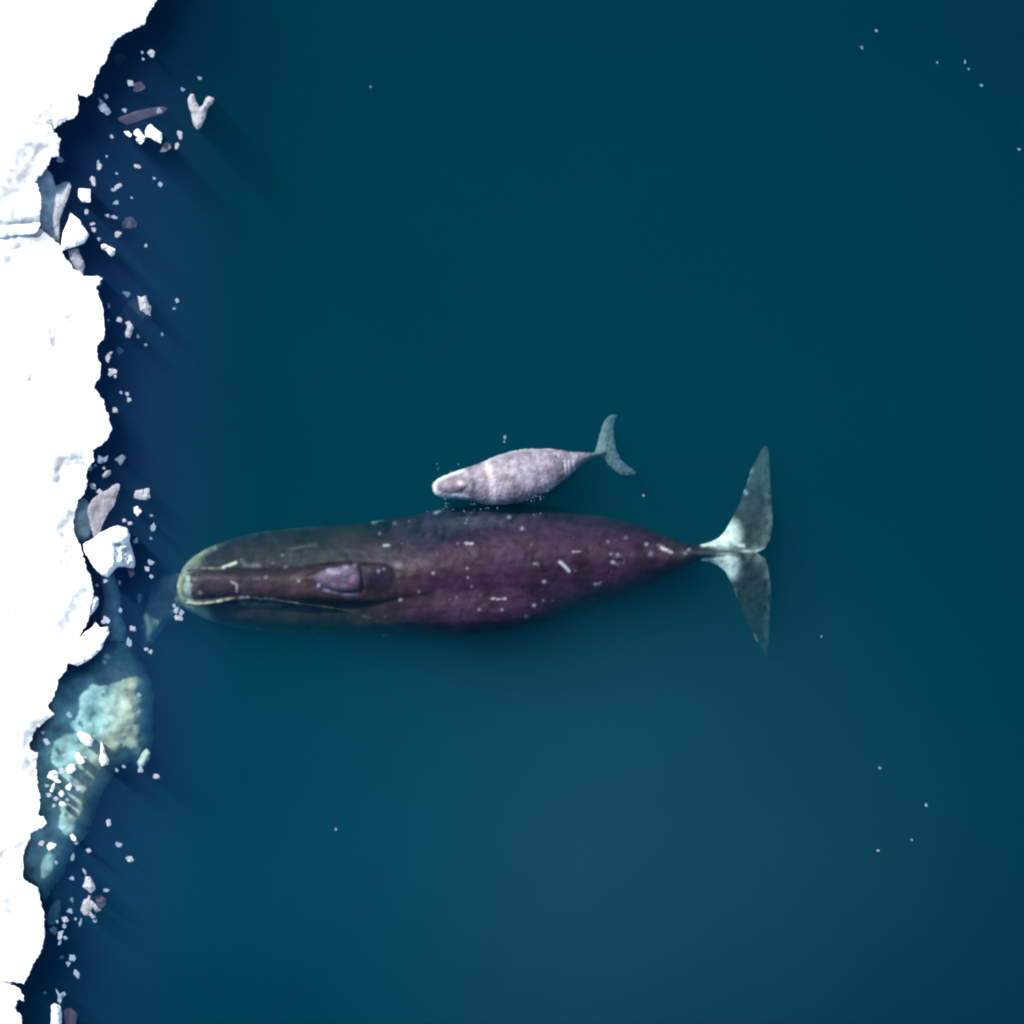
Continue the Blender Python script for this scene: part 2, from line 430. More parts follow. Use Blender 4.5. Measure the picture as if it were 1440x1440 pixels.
slab("sunken_ice", [(49, 254), (56, 244), (66, 238), (74, 247), (78, 262), (88, 256), (98, 256), (99, 262), (92, 285), (84, 310), (83, 340), (70, 336), (56, 322), (52, 300), (52, 270)],
     M['wedge'], 0, -1.2, step=3, amp=1, grid=4, seed=7.1, rscale=.06, zfun=flat_z(-0.16, n=.12, ed=.15),
     label="blue grey awash ice wedge in the bay of the upper floe", cat="sunken ice")
slab("sunken_ice", [(106, 706), (118, 700), (128, 712), (130, 735), (128, 752), (118, 763), (108, 757), (102, 740)], M['wedge'], 0, -1.0, step=3, amp=1, grid=4, seed=7.4, rscale=.06,
     zfun=flat_z(-0.5, n=.12, ed=.15), label="teal sunken ice wedge between longest floe and pinkish slab", cat="sunken ice")
slab("sunken_ice", [(66, 1290), (70, 1275), (80, 1264), (86, 1268), (86, 1288), (78, 1300), (69, 1302)], M['blue'], 0, -1.2, step=3, amp=1, grid=4, seed=7.9, rscale=.06,
     zfun=flat_z(-0.75, n=.15, ed=.2), label="small blue sunken slab next to the rounded lower floe", cat="sunken ice")
slab("sunken_ice", [(193, 1072), (199, 1060), (206, 1052), (212, 1058), (210, 1070), (203, 1078), (196, 1082)], M['sunk'], 0, -1.4, step=3, amp=1, grid=4, seed=8.2, rscale=.06,
     zfun=flat_z(-0.35, n=.1, ed=.2), label="pale green sunken knob at the outer corner of the shelf", cat="sunken ice")

# ------------------------------------------------------------------ floating ice blocks
def block(outline, mat, top, label, seed, amp=.8, grid=4.0, relief=0.05, edge=3.0, step=2.5, rim=.45, name="ice_block", cat="ice block", zfun=None, bottom=None, group=None, cfun=None):
    return slab(name, outline, M[mat], top, bottom if bottom is not None else -max(.12, top * 2.2), step=step, amp=amp, grid=grid, edge=edge, relief=relief,
                rscale=.12, seed=seed, rim=rim, label=label, cat=cat, zfun=zfun, group=group, cfun=cfun)
block([(99, 299), (95, 312), (89, 325), (86, 345), (88, 352), (105, 347), (118, 342), (125, 331), (118, 320), (110, 308)], 'snow', .42, "pointed triangular white ice block in the bay of the pack", 11.1, rim=.8)
block([(96, 352), (110, 349), (115, 362), (120, 375), (116, 382), (107, 378), (99, 366)], 'grey', .18, "pale grey ice block directly under the triangular white block", 11.6)
block([(111, 265), (127, 266), (127, 284), (116, 284), (110, 276)], 'snow', .30, "small square white ice block above the triangular one", 12.1, amp=.3, rim=.85)
block([(80, 275), (88, 272), (97, 257), (100, 262), (95, 280), (88, 296), (82, 310), (83, 335), (78, 330), (74, 310), (76, 290)], 'grey', .12, "pinkish grey curved ice sliver along the blue grey wedge", 12.7, grid=3)
block([(142, 344), (148, 343), (155, 347), (162, 350), (161, 358), (156, 361), (150, 353), (143, 350)], 'white', .20, "bent white ice lozenge just right of the triangular block's base", 13.3, amp=.4)
block([(138, 137), (141, 139), (147, 145), (153, 152), (156, 158), (151, 162), (143, 157), (137, 150), (141, 146)], 'blue', .10, "curled pale blue ice scrap off the upper floe", 13.8, amp=.6, grid=3)
block([(165, 167), (180, 160), (200, 154), (225, 150), (236, 151), (229, 160), (207, 166), (190, 172), (178, 176), (170, 171)], 'mauve', .04, "long dark purplish sheet of thin ice above the white cluster", 14.2, zfun=lambda x, y, d, a, b: 0.02 + .01 * (1 + b) if d > .1 else .012, bottom=-.1, grid=3, name="thin_ice_sheet", cat="thin ice")
block([(207, 178), (212, 174), (216, 179), (220, 182), (227, 187), (228, 194), (226, 201), (220, 199), (213, 194), (205, 192), (204, 185)], 'snow', .30, "biggest bright block of the white cluster, at its east end", 14.9, amp=.5, rim=.8)
block([(189, 184), (193, 181), (197, 183), (201, 190), (205, 193), (202, 199), (198, 203), (193, 200), (191, 196), (195, 193), (191, 191), (188, 188)], 'snow', .24, "hooked white ice block in the middle of the white cluster", 15.3, amp=.3, rim=.8, grid=3)
block([(174, 185), (180, 184), (185, 189), (183, 193), (178, 190)], 'snow', .16, "smallest white block at the west end of the white cluster", 15.8, amp=.3)
block([(225, 214), (228, 206), (233, 199), (239, 202), (241, 208), (233, 213)], 'grey', .05, "mauve diamond shaped ice piece beneath the white cluster", 16.2, amp=.5, cfun=lambda V, z, d: np.ones((len(V), 3)) * .45)
block([(264, 140), (268, 132), (272, 132), (276, 143), (281, 151), (286, 146), (289, 138), (293, 135), (301, 138), (299, 145), (291, 153), (289, 165), (283, 178), (277, 182), (272, 175), (269, 160), (265, 150)], 'grey', .24, "Y shaped pinkish white ice piece drifting farthest out", 16.8, amp=.6, grid=3, cfun=lambda V, z, d: np.ones((len(V), 3)) * np.array([1.15, 1.1, 1.05]))
block([(193, 416), (199, 418), (205, 415), (208, 425), (213, 433), (211, 444), (204, 441), (197, 435), (195, 424)], 'grey', .22, "ragged oval pinkish white piece east of the longest floe", 17.4, amp=.8, grid=3, cfun=lambda V, z, d: np.ones((len(V), 3)) * 1.1)
block([(176, 453), (182, 451), (188, 461), (185, 470), (183, 475), (177, 474), (176, 468), (179, 460)], 'grey', .14, "short kidney shaped grey piece under the ragged oval piece", 17.9, amp=.6, grid=3)
block([(163, 680), (168, 681), (168, 688), (163, 700), (160, 712), (152, 722), (145, 735), (140, 750), (132, 756), (128, 742), (123, 722), (123, 713), (130, 702), (140, 694), (152, 688)], 'grey', .10, "long pinkish grey slab leaning on the square white block", 18.5, amp=.7, grid=4,
      cfun=lambda V, z, d: np.ones((len(V), 3)) * np.where(d > 2, .68, .95)[:, None] * np.array([1, .95, .98]))
block([(188, 700), (190, 690), (200, 688), (210, 686), (211, 700), (205, 703), (195, 702)], 'grey', .14, "rough rectangular grey piece off the pinkish slab's tip", 19.2, amp=.9, grid=3)
block([(188, 713), (194, 712), (199, 719), (193, 726), (189, 721)], 'white', .14, "small white arrowhead piece under the rectangular grey piece", 19.7, amp=.3)
def sq_z(x, y, d, n1, n2):
    e = 1 - math.exp(-d / 2.5)
    z = .50 * (.55 + .45 * e) + .05 * n1
    if x > 159 + (y - 760) * .05 and y > 764: z -= .16 + .10 * n2
    if x > 172 and y > 770: z -= .14
    z -= .13 * math.exp(-((y - 765 + (x - 168) * .1) / 2.2) ** 2) * (x > 160)
    return max(z, .05)
def sq_c(V, z, d):
    g = np.where((V[:, 0] > 174) & (V[:, 1] > 766), .78, 1.0)[:, None]
    return g * np.array([.98, 1.0, .98]) * np.ones((len(V), 3))
block([(117, 765), (130, 758), (140, 750), (155, 742), (165, 739), (178, 743), (183, 752), (182, 762), (186, 772), (190, 790), (189, 798), (184, 799), (175, 797), (165, 797), (160, 803), (152, 812), (143, 809), (132, 798), (124, 785), (118, 775)],
      'snow', .5, "square white ice block, largest of the loose blocks, near the snout", 20.3, grid=2.6, zfun=sq_z, bottom=-1.0, amp=.8, cfun=sq_c)
block([(178, 800), (188, 799), (189, 808), (184, 812)], 'mauve', .04, "dark purplish scrap hanging under the square white block", 20.8, amp=.6, name="thin_ice_sheet", cat="thin ice")
block([(120, 888), (130, 882), (134, 875), (141, 883), (152, 881), (153, 890), (147, 900), (144, 910), (135, 920), (122, 930), (109, 936), (96, 932), (102, 915), (112, 898)], 'snow', .34, "slanting white ice block at the head of the turquoise shelf", 21.4, amp=.8, rim=.8,
      cfun=lambda V, z, d: np.ones((len(V), 3)) * (1 - .14 * (V[:, 0] + V[:, 1] * .75 < 812)[:, None] * np.array([1, .95, .6])))
block([(128, 840), (134, 838), (139, 842), (138, 852), (132, 860), (124, 868), (120, 862), (126, 850)], 'white', .2, "lilac white ice nub above the slanting block", 21.9, amp=.5)
# on the shelf
for i, (pl, t, lb) in enumerate([
 ([(108, 1033), (113, 1028), (119, 1031), (126, 1033), (131, 1040), (129, 1050), (122, 1049), (113, 1042)], .24, "bright bean shaped ice lump highest on the turquoise shelf"),
 ([(142, 1042), (145, 1048), (149, 1060), (153, 1068), (152, 1075), (143, 1077), (139, 1070), (141, 1058)], .26, "bowling pin shaped white lump on the turquoise shelf"),
 ([(104, 1064), (110, 1058), (116, 1064), (120, 1072), (112, 1075), (108, 1070)], .12, "ragged white lump beside the pin shaped lump"),
 ([(93, 1082), (97, 1075), (104, 1074), (107, 1082), (101, 1088), (95, 1087)], .14, "roundish white lump in the centre of the shelf"),
 ([(66, 1093), (70, 1085), (77, 1083), (82, 1087), (81, 1094), (86, 1100), (80, 1101), (72, 1096)], .18, "crooked white lump on the shelf nearest the longest floe"),
 ([(70, 1112), (73, 1104), (77, 1100), (77, 1108), (73, 1114)], .10, "thin upright white sliver on the shelf"),
 ([(92, 1106), (98, 1101), (102, 1106), (98, 1112), (93, 1110)], .12, "small white heart shaped lump low on the shelf"),
 ([(82, 1116), (87, 1111), (91, 1117), (86, 1121)], .10, "small white lozenge lump low on the shelf"),
 ([(83, 1128), (90, 1127), (93, 1131), (88, 1135), (84, 1132)], .08, "lowest white lump of the shelf's cluster"),
 ([(65, 1190), (70, 1184), (79, 1187), (76, 1193), (68, 1196)], .12, "pinkish white lump at the shelf's narrow lower end"),
 ([(98, 1175), (102, 1172), (107, 1178), (106, 1183), (101, 1181)], .16, "white lump on the lower rim of the shelf, near open water"),
 ([(37, 1062), (44, 1056), (54, 1060), (52, 1068), (46, 1074), (40, 1070)], .3, "white knob set against the floe above the shelf's cluster")]):
    block(pl, 'white', t, lb, 24 + i * .63, amp=.5, grid=2.6, step=2, name="ice_lump", cat="ice lump", rim=.7)
block([(120, 1232), (127, 1233), (131, 1240), (134, 1250), (128, 1256), (120, 1250), (116, 1247), (119, 1240)], 'grey', .2, "pinkish white ragged piece, upper of two below the shelf's tip", 33.1, amp=.8, grid=3, cfun=lambda V, z, d: np.ones((len(V), 3)) * 1.2)
block([(118, 1265), (125, 1263), (133, 1270), (142, 1280), (135, 1283), (131, 1276), (127, 1281), (131, 1288), (118, 1287), (113, 1280), (116, 1270)], 'grey', .14, "pinkish grey pierced piece, lower of two below the shelf's tip", 33.8, amp=.7, grid=2.6)
block([(134, 1262), (142, 1259), (149, 1264), (148, 1272), (141, 1279), (136, 1272)], 'mauve', .03, "dark purplish sheet touching the pierced piece", 34.2, amp=.5, name="thin_ice_sheet", cat="thin ice")
block([(72, 1414), (77, 1411), (84, 1414), (87, 1425), (86, 1452), (71, 1452), (72, 1430)], 'white', .24, "white block standing at the very bottom edge of the picture", 34.9, amp=.5)
block([(88, 1420), (100, 1418), (108, 1425), (106, 1445), (92, 1450)], 'mauve', .03, "dark purplish sheet by the block at the bottom edge", 35.4, amp=.8, name="thin_ice_sheet", cat="thin ice")
block([(78, 1390), (84, 1398), (90, 1394), (93, 1399), (87, 1404), (85, 1411), (81, 1408), (82, 1401)], 'blue', .08, "spiky pale blue scrap just above the bottom edge block", 35.9, amp=.6, grid=3)
block([(139, 640), (146, 644), (152, 640), (150, 648), (142, 652), (136, 650), (137, 644)], 'blue', .12, "pale blue scrap in the cove above the pinkish slab", 36.4, amp=.5, grid=3)
block([(161, 646), (167, 642), (172, 639), (177, 643), (173, 650), (169, 654), (165, 649)], 'blue', .05, "dull blue scrap farther out in the cove's mouth", 36.9, amp=.5, grid=3, cfun=lambda V, z, d: np.ones((len(V), 3)) * .5)
block([(144, 668), (149, 662), (155, 661), (156, 667), (150, 671), (145, 672)], 'grey', .12, "small knobbly grey lump between the cove scraps and slab", 37.2, amp=.5, grid=3)
for i, (cx, cy, r, lb) in enumerate([(182, 313, 10, "round purplish patch of thin ice east of the triangular block"), (195, 122, 8, "purplish thin ice wedge beside a bright crumb, near the top"),
      (168, 83, 8, "very faint thin ice patch closest to the upper floe's edge"), (190, 440, 17, "faint large thin ice patch around the kidney shaped piece"), (213, 75, 5, "small lilac thin ice flake nearest the top of the picture")]):
    pl = [(cx + r * math.cos(a) * (1 + .25 * math.sin(3 * a + i)), cy + r * math.sin(a) * (1 + .2 * math.cos(2 * a + i))) for a in [k * math.pi / 5 for k in range(10)]]
    dep = {3: -1.0, 2: -.6, 0: -.25}.get(i)
    block(pl, 'mauve' if i != 4 else 'grey', .03, lb, 38 + i * .7, amp=.5, grid=3, name="thin_ice_sheet", cat="thin ice", zfun=flat_z(dep, n=.05, ed=.0) if dep else None, bottom=-.15 if not dep else dep - .3)

# ------------------------------------------------------------------ crumbs of ice: one mesh each, shared shapes
def crumb_mesh(i, mat):
    bm = bmesh.new(); bmesh.ops.create_icosphere(bm, subdivisions=2, radius=1)
    for v in bm.verts:
        n = noise.noise(v.co * 1.3 + Vector((i * 7.1, 0, 0))) * 1.2 + noise.noise(v.co * 3 + Vector((i * 3.1, 5, 0))) * .2
        v.co *= 1 + n
        v.co.z = min(v.co.z * .6, .3)
    me = bpy.data.meshes.new("ice_crumb"); bm.to_mesh(me); bm.free()
    me.materials.append(mat)
    ca = me.color_attributes.new("ice", 'FLOAT_COLOR', 'POINT'); ca.data.foreach_set("color", [1.0] * (4 * len(me.vertices)))
    return me
CM = {{'pale': 'white'}.get(k, k): [crumb_mesh(i + j * 10, M[k]) for i in range(5)] for j, k in enumerate(('pale', 'grey', 'blue'))}
def crumb(px, py, rx, ry, kind, label, group, z=0.0, rot=None, cat="ice crumb"):
    o = bpy.data.objects.new("ice_crumb", random.choice(CM[kind])); col.objects.link(o)
    o.location = W(px, py, z); r = random.uniform(-.5, .5) if rot is None else rot
    o.rotation_euler = (0, 0, r)
    rx *= 1.05; ry *= 1.05
    o.scale = (rx * S, ry * S, min(rx, ry) * S)
    tag(o, label, cat, group)
    return o
G1 = ("tiny ice crumb drifting off the upper floe and its bay", "crumbs off the upper floe")
G2 = ("tiny ice crumb along the longest floe, above the square block", "crumbs beside the longest floe")
G3 = ("tiny ice crumb between the square block and the whale's snout", "crumbs ahead of the snout")
G4 = ("tiny ice crumb on or beside the turquoise sunken shelf", "crumbs at the turquoise shelf")
G5 = ("tiny ice crumb off the rounded floe in the lower corner", "crumbs off the rounded lower floe")
G6 = ("pinprick ice speck alone on open water away from the pack", "specks on open water")
def many(lst, g, z=0.0):
    for t in lst:
        crumb(t[0], t[1], t[2], t[3], t[4] if len(t) > 4 else 'white', g[0], g[1], t[5] if len(t) > 5 else z)
many([(213, 75, 3, 3), (184, 117, 3.2, 4.2), (224, 156, 3.5, 3), (175, 155, 3, 2.4, 'blue'), (253, 189, 3, 6, 'grey'), (249, 205, 2.4, 4, 'grey'), (149, 136, 2.4, 3, 'blue'), (140, 234, 3, 4, 'grey'),
      (138, 228, 1.5, 2, 'blue'), (193, 234, 4, 2.6, 'grey'), (131, 254, 3, 6, 'grey'), (166, 262, 4.5, 3, 'grey'), (160, 267, 2.5, 2, 'blue'), (163, 285, 3.5, 2.4, 'blue'), (151, 303, 2.4, 2, 'blue'),
      (160, 305, 4, 1.6, 'blue'), (225, 259, 2.5, 2.5, 'blue'), (217, 251, 1.5, 1.5, 'blue'), (122, 298, 2.2, 3.6), (130, 315, 3, 2, 'grey'), (132, 323, 3, 3), (166, 329, 4, 4, 'grey'),
      (257, 126, 2, 2, 'blue', -.3), (281, 110, 2, 2, 'blue', -.3), (157, 192, 2.2, 2.2, 'blue'), (200, 74, 1.5, 1.5, 'blue'), (201, 83, 1.5, 1.5, 'blue'), (205, 345, 1.8, 1.8, 'blue'),
      (84, 224, 4, 3.6, 'blue'), (164, 244, 1.5, 1.5, 'blue'), (185, 278, 1.4, 1.4, 'blue'), (139, 336, 2, 2, 'blue'), (150, 220, 1.4, 1.2, 'blue')], G1)
many([(168, 450, 3.5, 3.5, 'grey'), (152, 502, 2.6, 5, 'grey'), (156, 496, 2, 1.6, 'grey'), (157, 523, 4.5, 4), (162, 529, 1.8, 2.4), (179, 554, 2.2, 2.6), (181, 562, 2, 2.6), (170, 552, 1.6, 2, 'blue'),
      (162, 577, 3.4, 3.6, 'grey'), (139, 399, 3, 2.6), (153, 430, 1.4, 3.4, 'blue', -.2), (249, 423, 2.4, 2.4, 'blue'), (245, 434, 2, 1.4, 'blue', -.3), (228, 470, 1.6, 1.8, 'blue', -.4), (205, 485, 2, 1.4, 'blue', -.3),
      (169, 494, 3, 4.4, 'blue', -.9), (178, 413, 5, 3, 'blue', -.9), (194, 473, 2, 2, 'blue', -.8), (152, 450, 1.2, 1.2, 'blue'), (113, 382, 4, 2), (131, 684, 3, 4), (140, 691, 3.4, 3.2), (126, 658, 3, 4, 'blue'),
      (175, 732, 2.6, 2.4, 'grey'), (183, 736, 3, 2.4, 'grey'), (134, 655, 1.6, 1.6, 'blue'), (146, 658, 1.6, 1.4, 'blue')], G2)
many([(215, 741, 3, 4, 'blue', -.15), (191, 760, 2.4, 2.8, 'blue'), (212, 791, 3, 3, 'blue'), (207, 800, 3.2, 3), (213, 811, 2.4, 2.2, 'blue'), (213, 725, 1.6, 1.4, 'blue', -.3), (212, 757, 1.5, 1.4, 'blue', -.3),
      (148, 817, 2.4, 2), (168, 819, 1.6, 2.6, 'blue'), (148, 872, 4, 4.2), (187, 884, 3.4, 3.4), (206, 913, 2.4, 2.2), (212, 917, 2.4, 2.4), (169, 858, 2, 2.4, 'blue'), (196, 840, 3, 6, 'blue', -1.0),
      (248, 859, 3, 3.4), (251, 869, 5, 3.6, 'grey', -.1), (245, 852, 2, 3, 'blue'), (255, 862, 2, 4, 'blue'), (136, 823, 1.6, 1.6, 'blue')], G3)
many([(181, 903, 3, 4.5, 'blue', -.05), (150, 923, 4, 3, 'blue', -.1), (147, 931, 3, 2.6, 'blue', -.1), (66, 1043, 2.6, 5), (60, 1030, 2.2, 2, 'blue'), (86, 1084, 3.2, 4), (112, 1024, 3.6, 2.6, 'blue'), (111, 1109, 4, 4, 'grey'),
      (69, 1118, 3, 3), (79, 1123, 3, 3), (66, 1105, 2, 2, 'blue'), (118, 1066, 3, 2.4, 'grey'), (104, 1058, 2.4, 2), (198, 1083, 3.4, 3), (220, 1092, 4, 3.4, 'grey'), (153, 1157, 2.6, 5), (183, 1208, 4, 4), (167, 1188, 3, 3, 'blue'),
      (125, 1196, 2.8, 2.8), (108, 1185, 2.4, 2.4), (58, 1185, 3.4, 3, 'grey'), (102, 1205, 2, 4, 'blue', -.3), (79, 1213, 2, 2, 'blue', -.1), (76, 1133, 2.4, 2), (94, 1124, 2.4, 2.4, 'blue'), (73, 1065, 1.8, 1.4, 'blue', -.05),
      (164, 1083, 2, 2, 'blue'), (174, 1078, 2, 2, 'blue'), (97, 1005, 4, 3, 'blue', -.12), (140, 973, 2, 2, 'blue', -.3), (195, 977, 2.5, 2, 'blue', -.3), (99, 1148, 2, 1.6, 'blue', -.1), (90, 1062, 2, 1.6, 'blue')], G4)
many([(119, 1226, 1.4, 4, 'blue'), (149, 1252, 3.6, 2, 'blue'), (101, 1235, 3, 2.4, 'blue'), (98, 1281, 3.4, 3, 'blue'), (92, 1293, 3.6, 4, 'white'), (90, 1302, 2.2, 2.4, 'blue'), (85, 1315, 3, 6.5), (92, 1319, 2.5, 1.8, 'blue'),
      (75, 1308, 4.5, 5, 'blue', -.3), (101, 1347, 3.6, 3.6, 'blue'), (96, 1355, 2.8, 2.8, 'blue', -.1), (108, 1370, 3, 5, 'blue'), (131, 1289, 2.8, 2.4), (134, 1295, 2, 2, 'blue', -.1), (113, 1297, 1.6, 4.5, 'blue', -.2),
      (125, 1262, 1.4, 3, 'grey'), (87, 1346, 3, 2, 'blue', -.6), (101, 1265, 2, 3, 'blue', -.7), (106, 1292, 1.4, 1.4, 'blue'), (80, 1296, 1.4, 1.8, 'blue'), (84, 1325, 1.4, 3, 'blue'), (63, 1396, 1.8, 1.4, 'blue', -.6)], G5)
many([(1232, 43, 1.6, 1.6, 'blue'), (1357, 87, 1.2, 2.0, 'blue'), (1318, 88, 1.2, 1.2, 'blue'), (1362, 97, 1.4, 1.4, 'blue'), (1380, 120, 1.7, 1.7, 'blue'), (1212, 67, 1.2, 2.6, 'blue', -.8), (1433, 210, 1.5, 1.5, 'blue', -.3),
      (1237, 1080, 1.5, 1.5, 'blue'), (1302, 1132, 1.7, 1.7, 'blue'), (1282, 1181, 1.4, 1.4, 'blue'), (1235, 1196, 1.7, 1.4, 'white'), (472, 1166, 1.4, 1.4, 'blue', -.3), (905, 697, 1.4, 1.4, 'blue', -.3), (1155, 895, 1.2, 1.2, 'blue', -.4), (521, 122, 1.2, 1.2, 'blue', -.5), (710, 615, 1.2, 2.4, 'blue'), (709, 621, 1.2, 1.4, 'blue')], G6, -.30)

# ------------------------------------------------------------------ whales
def interp(st, k, x):
    X = [s[0] for s in st]; Y = [s[k] for s in st]
    # smooth Catmull-Rom-like interpolation (monotone Hermite)
    i = int(np.clip(np.searchsorted(X, x) - 1, 0, len(X) - 2))
    def slope(j):
        if j == 0: return (Y[1] - Y[0]) / (X[1] - X[0])
        if j == len(X) - 1: return (Y[-1] - Y[-2]) / (X[-1] - X[-2])
        a = (Y[j] - Y[j - 1]) / (X[j] - X[j - 1]); b = (Y[j + 1] - Y[j]) / (X[j + 1] - X[j])
        return 0 if a * b <= 0 else 2 * a * b / (a + b)
    h = X[i + 1] - X[i]; t = (x - X[i]) / h
    return ((2 * t ** 3 - 3 * t ** 2 + 1) * Y[i] + (t ** 3 - 2 * t ** 2 + t) * h * slope(i) + (-2 * t ** 3 + 3 * t ** 2) * Y[i + 1] + (t ** 3 - t ** 2) * h * slope(i + 1))

def loft(bm, st, n=48, seg=36, p_up=2.0, p_dn=2.0, zc=.5, cap=True, xs=None):
    """stations: px, y_top, y_bottom (photo px), z_top, z_bottom ; widest at a share zc of the height from the top"""
    x0, x1 = st[0][0], st[-1][0]
    u = np.linspace(0, 1, n); xs = x0 + (x1 - x0) * (0.5 - 0.5 * np.cos(np.pi * u)) * .5 + (x1 - x0) * u * .5
    rings = []
    for x in xs:
        a, b, zt, zb = [interp(st, k, x) for k in (1, 2, 3, 4)]
        cy = (a + b) / 2; w = max((b - a) / 2, .05)
        zm = zt + (zb - zt) * (zc(x) if callable(zc) else zc)
        pu = p_up(x) if callable(p_up) else p_up
        r = []
        for k in range(seg):
            t = 2 * math.pi * k / seg; c, s = math.cos(t), math.sin(t)
            pp = pu if s > 0 else p_dn
            yy = math.copysign(abs(c) ** (2 / pp), c); zz = math.copysign(abs(s) ** (2 / pp), s)
            z = zm + (zt - zm) * zz if s > 0 else zm + (zm - zb) * zz
            r.append(bm.verts.new(W(x, cy - yy * w, z)))
        rings.append(r)
    for i in range(len(rings) - 1):
        for k in range(seg):
            bm.faces.new((rings[i][k], rings[i + 1][k], rings[i + 1][(k + 1) % seg], rings[i][(k + 1) % seg]))
    for r, rev in ((rings[0], False), (rings[-1], True)):
        bm.faces.new(r if not rev else r[::-1])

def fluke(bm, outline, zf, tmax, kk, tmin=.03):
    poly = densify(outline, 4, 0.0, 1)
    xs = [p[0] for p in poly]; ys = [p[1] for p in poly]
    g = 4; pts = np.array([(x, y) for x in np.arange(min(xs), max(xs), g) for y in np.arange(min(ys), max(ys), g)])
    pts = pts[inside(pts, poly)]; pts = pts[seg_dist(pts, poly) > 2]
    vs, es, fs, *_ = delaunay_2d_cdt([Vector(p) for p in poly] + [Vector((a, b)) for a, b in pts], [], [list(range(len(poly)))], 1, 1e-4)
    V = np.array([(v.x, v.y) for v in vs]); dd = seg_dist(V, poly)
    top, bot = [], []
    for (x, y), d_ in zip(V, dd):
        z = zf(x, y); t = tmin + tmax * (1 - math.exp(-d_ / kk))
        top.append(bm.verts.new(W(x, y, z + t))); bot.append(bm.verts.new(W(x, y, z - t)))
    ed = {}
    for f in fs:
        a = [V[k] for k in f]
        area = sum(a[k][0] * a[(k + 1) % len(a)][1] - a[(k + 1) % len(a)][0] * a[k][1] for k in range(len(a)))
        f = list(f) if area < 0 else list(f)[::-1]
        bm.faces.new([top[k] for k in f]); bm.faces.new([bot[k] for k in f[::-1]])
        for k in range(len(f)): ed[(f[k], f[(k + 1) % len(f)])] = 1
    for a, b in ed:
        if (b, a) not in ed: bm.faces.new((top[b], top[a], bot[a], bot[b]))

def tube(bm, pts, seg=10):
    rings = []
    for i, (x, y, z, r) in enumerate(pts):
        c = W(x, y, z)
        q = W(*pts[min(i + 1, len(pts) - 1)][:3]) - W(*pts[max(i - 1, 0)][:3]); q.normalize()
        a = q.cross(Vector((0, 0, 1))).normalized(); b = a.cross(q)
        rings.append([bm.verts.new(c + (a * math.cos(2 * math.pi * k / seg) + b * math.sin(2 * math.pi * k / seg)) * r) for k in range(seg)])
    for i in range(len(rings) - 1):
        for k in range(seg):
            bm.faces.new((rings[i][k], rings[i][(k + 1) % seg], rings[i + 1][(k + 1) % seg], rings[i + 1][k]))
    bm.faces.new(rings[0][::-1]); bm.faces.new(rings[-1])

def remesh(name, bm, voxel, smooth_it=2):
    bmesh.ops.recalc_face_normals(bm, faces=bm.faces)
    me = bpy.data.meshes.new(name + "_raw"); bm.to_mesh(me); bm.free()
    o = bpy.data.objects.new(name + "_raw", me); col.objects.link(o)
    r = o.modifiers.new("r", 'REMESH'); r.mode = 'VOXEL'; r.voxel_size = voxel; r.adaptivity = 0
    s = o.modifiers.new("s", 'SMOOTH'); s.factor = .5; s.iterations = smooth_it
    dg = bpy.context.evaluated_depsgraph_get(); dg.update()
    m2 = bpy.data.meshes.new_from_object(o.evaluated_get(dg)); m2.name = name
    bpy.data.objects.remove(o); bpy.data.meshes.remove(me)
    return m2

def verts_px(me):
    co = np.zeros(len(me.vertices) * 3); me.vertices.foreach_get("co", co); co = co.reshape(-1, 3)
    k = S * (1 - co[:, 2] / H)
    return co, np.stack([720 + co[:, 0] / k, 720 - co[:, 1] / k], 1)

def mixc(c, k, t):
    k = np.clip(k, 0, 1)[:, None]
    return c * (1 - k) + np.array(t) * k

def sm(x, a, b):
    t = np.clip((x - a) / (b - a), 0, 1); return t * t * (3 - 2 * t)

def nz(P, s, seed, o=3):
    return np.array([fbm(x, y, seed, s, o) for x, y in P])

# ---- mother
MB = [  # px, y top, y bottom, z top, z bottom
 (249, 822, 834, -.68, -.9), (253, 807, 846, -.58, -1.35), (261, 793, 856, -.52, -1.7), (276, 780, 865, -.48, -2.0), (300, 767, 875, -.46, -2.3), (335, 755, 883, -.46, -2.5),
 (380, 746, 889, -.46, -2.65), (430, 741, 892, -.42, -2.7), (480, 737, 894, -.32, -2.8), (530, 732, 895, -.15, -2.85),
 (570, 726, 895, .0, -2.8), (610, 717, 896, .10, -2.8),
 (660, 710, 893, .16, -2.8), (710, 708, 887, .18, -2.7), (760, 711, 876, .18, -2.5), (810, 720, 860, .15, -2.3), (860, 729, 845, .12, -2.0), (900, 740, 828, .08, -1.7), (935, 753, 811, .02, -1.45),
 (960, 763, 798, -.06, -1.2), (985, 771, 787, -.3, -1.0), (1010, 775, 783, -.47, -.75), (1040, 777, 780, -.56, -.66)]
bm = bmesh.new()
loft(bm, MB, n=120, seg=56, p_up=lambda x: 2.1 if x < 480 else 2.1 - .35 * min(1, (x - 480) / 120), p_dn=2.0, zc=.52)
# rostrum, narrow and arched between the lips
loft(bm, [(256, 813, 838, -.55, -1.1), (264, 804, 844, -.33, -1.3), (285, 799, 846, -.22, -1.4), (320, 798, 845, -.14, -1.5), (370, 798, 847, -.07, -1.5), (420, 796, 850, .0, -1.5), (465, 790, 851, .08, -1.5),
          (505, 788, 852, .10, -1.5), (550, 788, 850, .06, -1.5), (600, 786, 846, .08, -1.5), (640, 790, 840, .05, -1.5)], n=60, seg=36, p_up=2.6, p_dn=2, zc=.55)
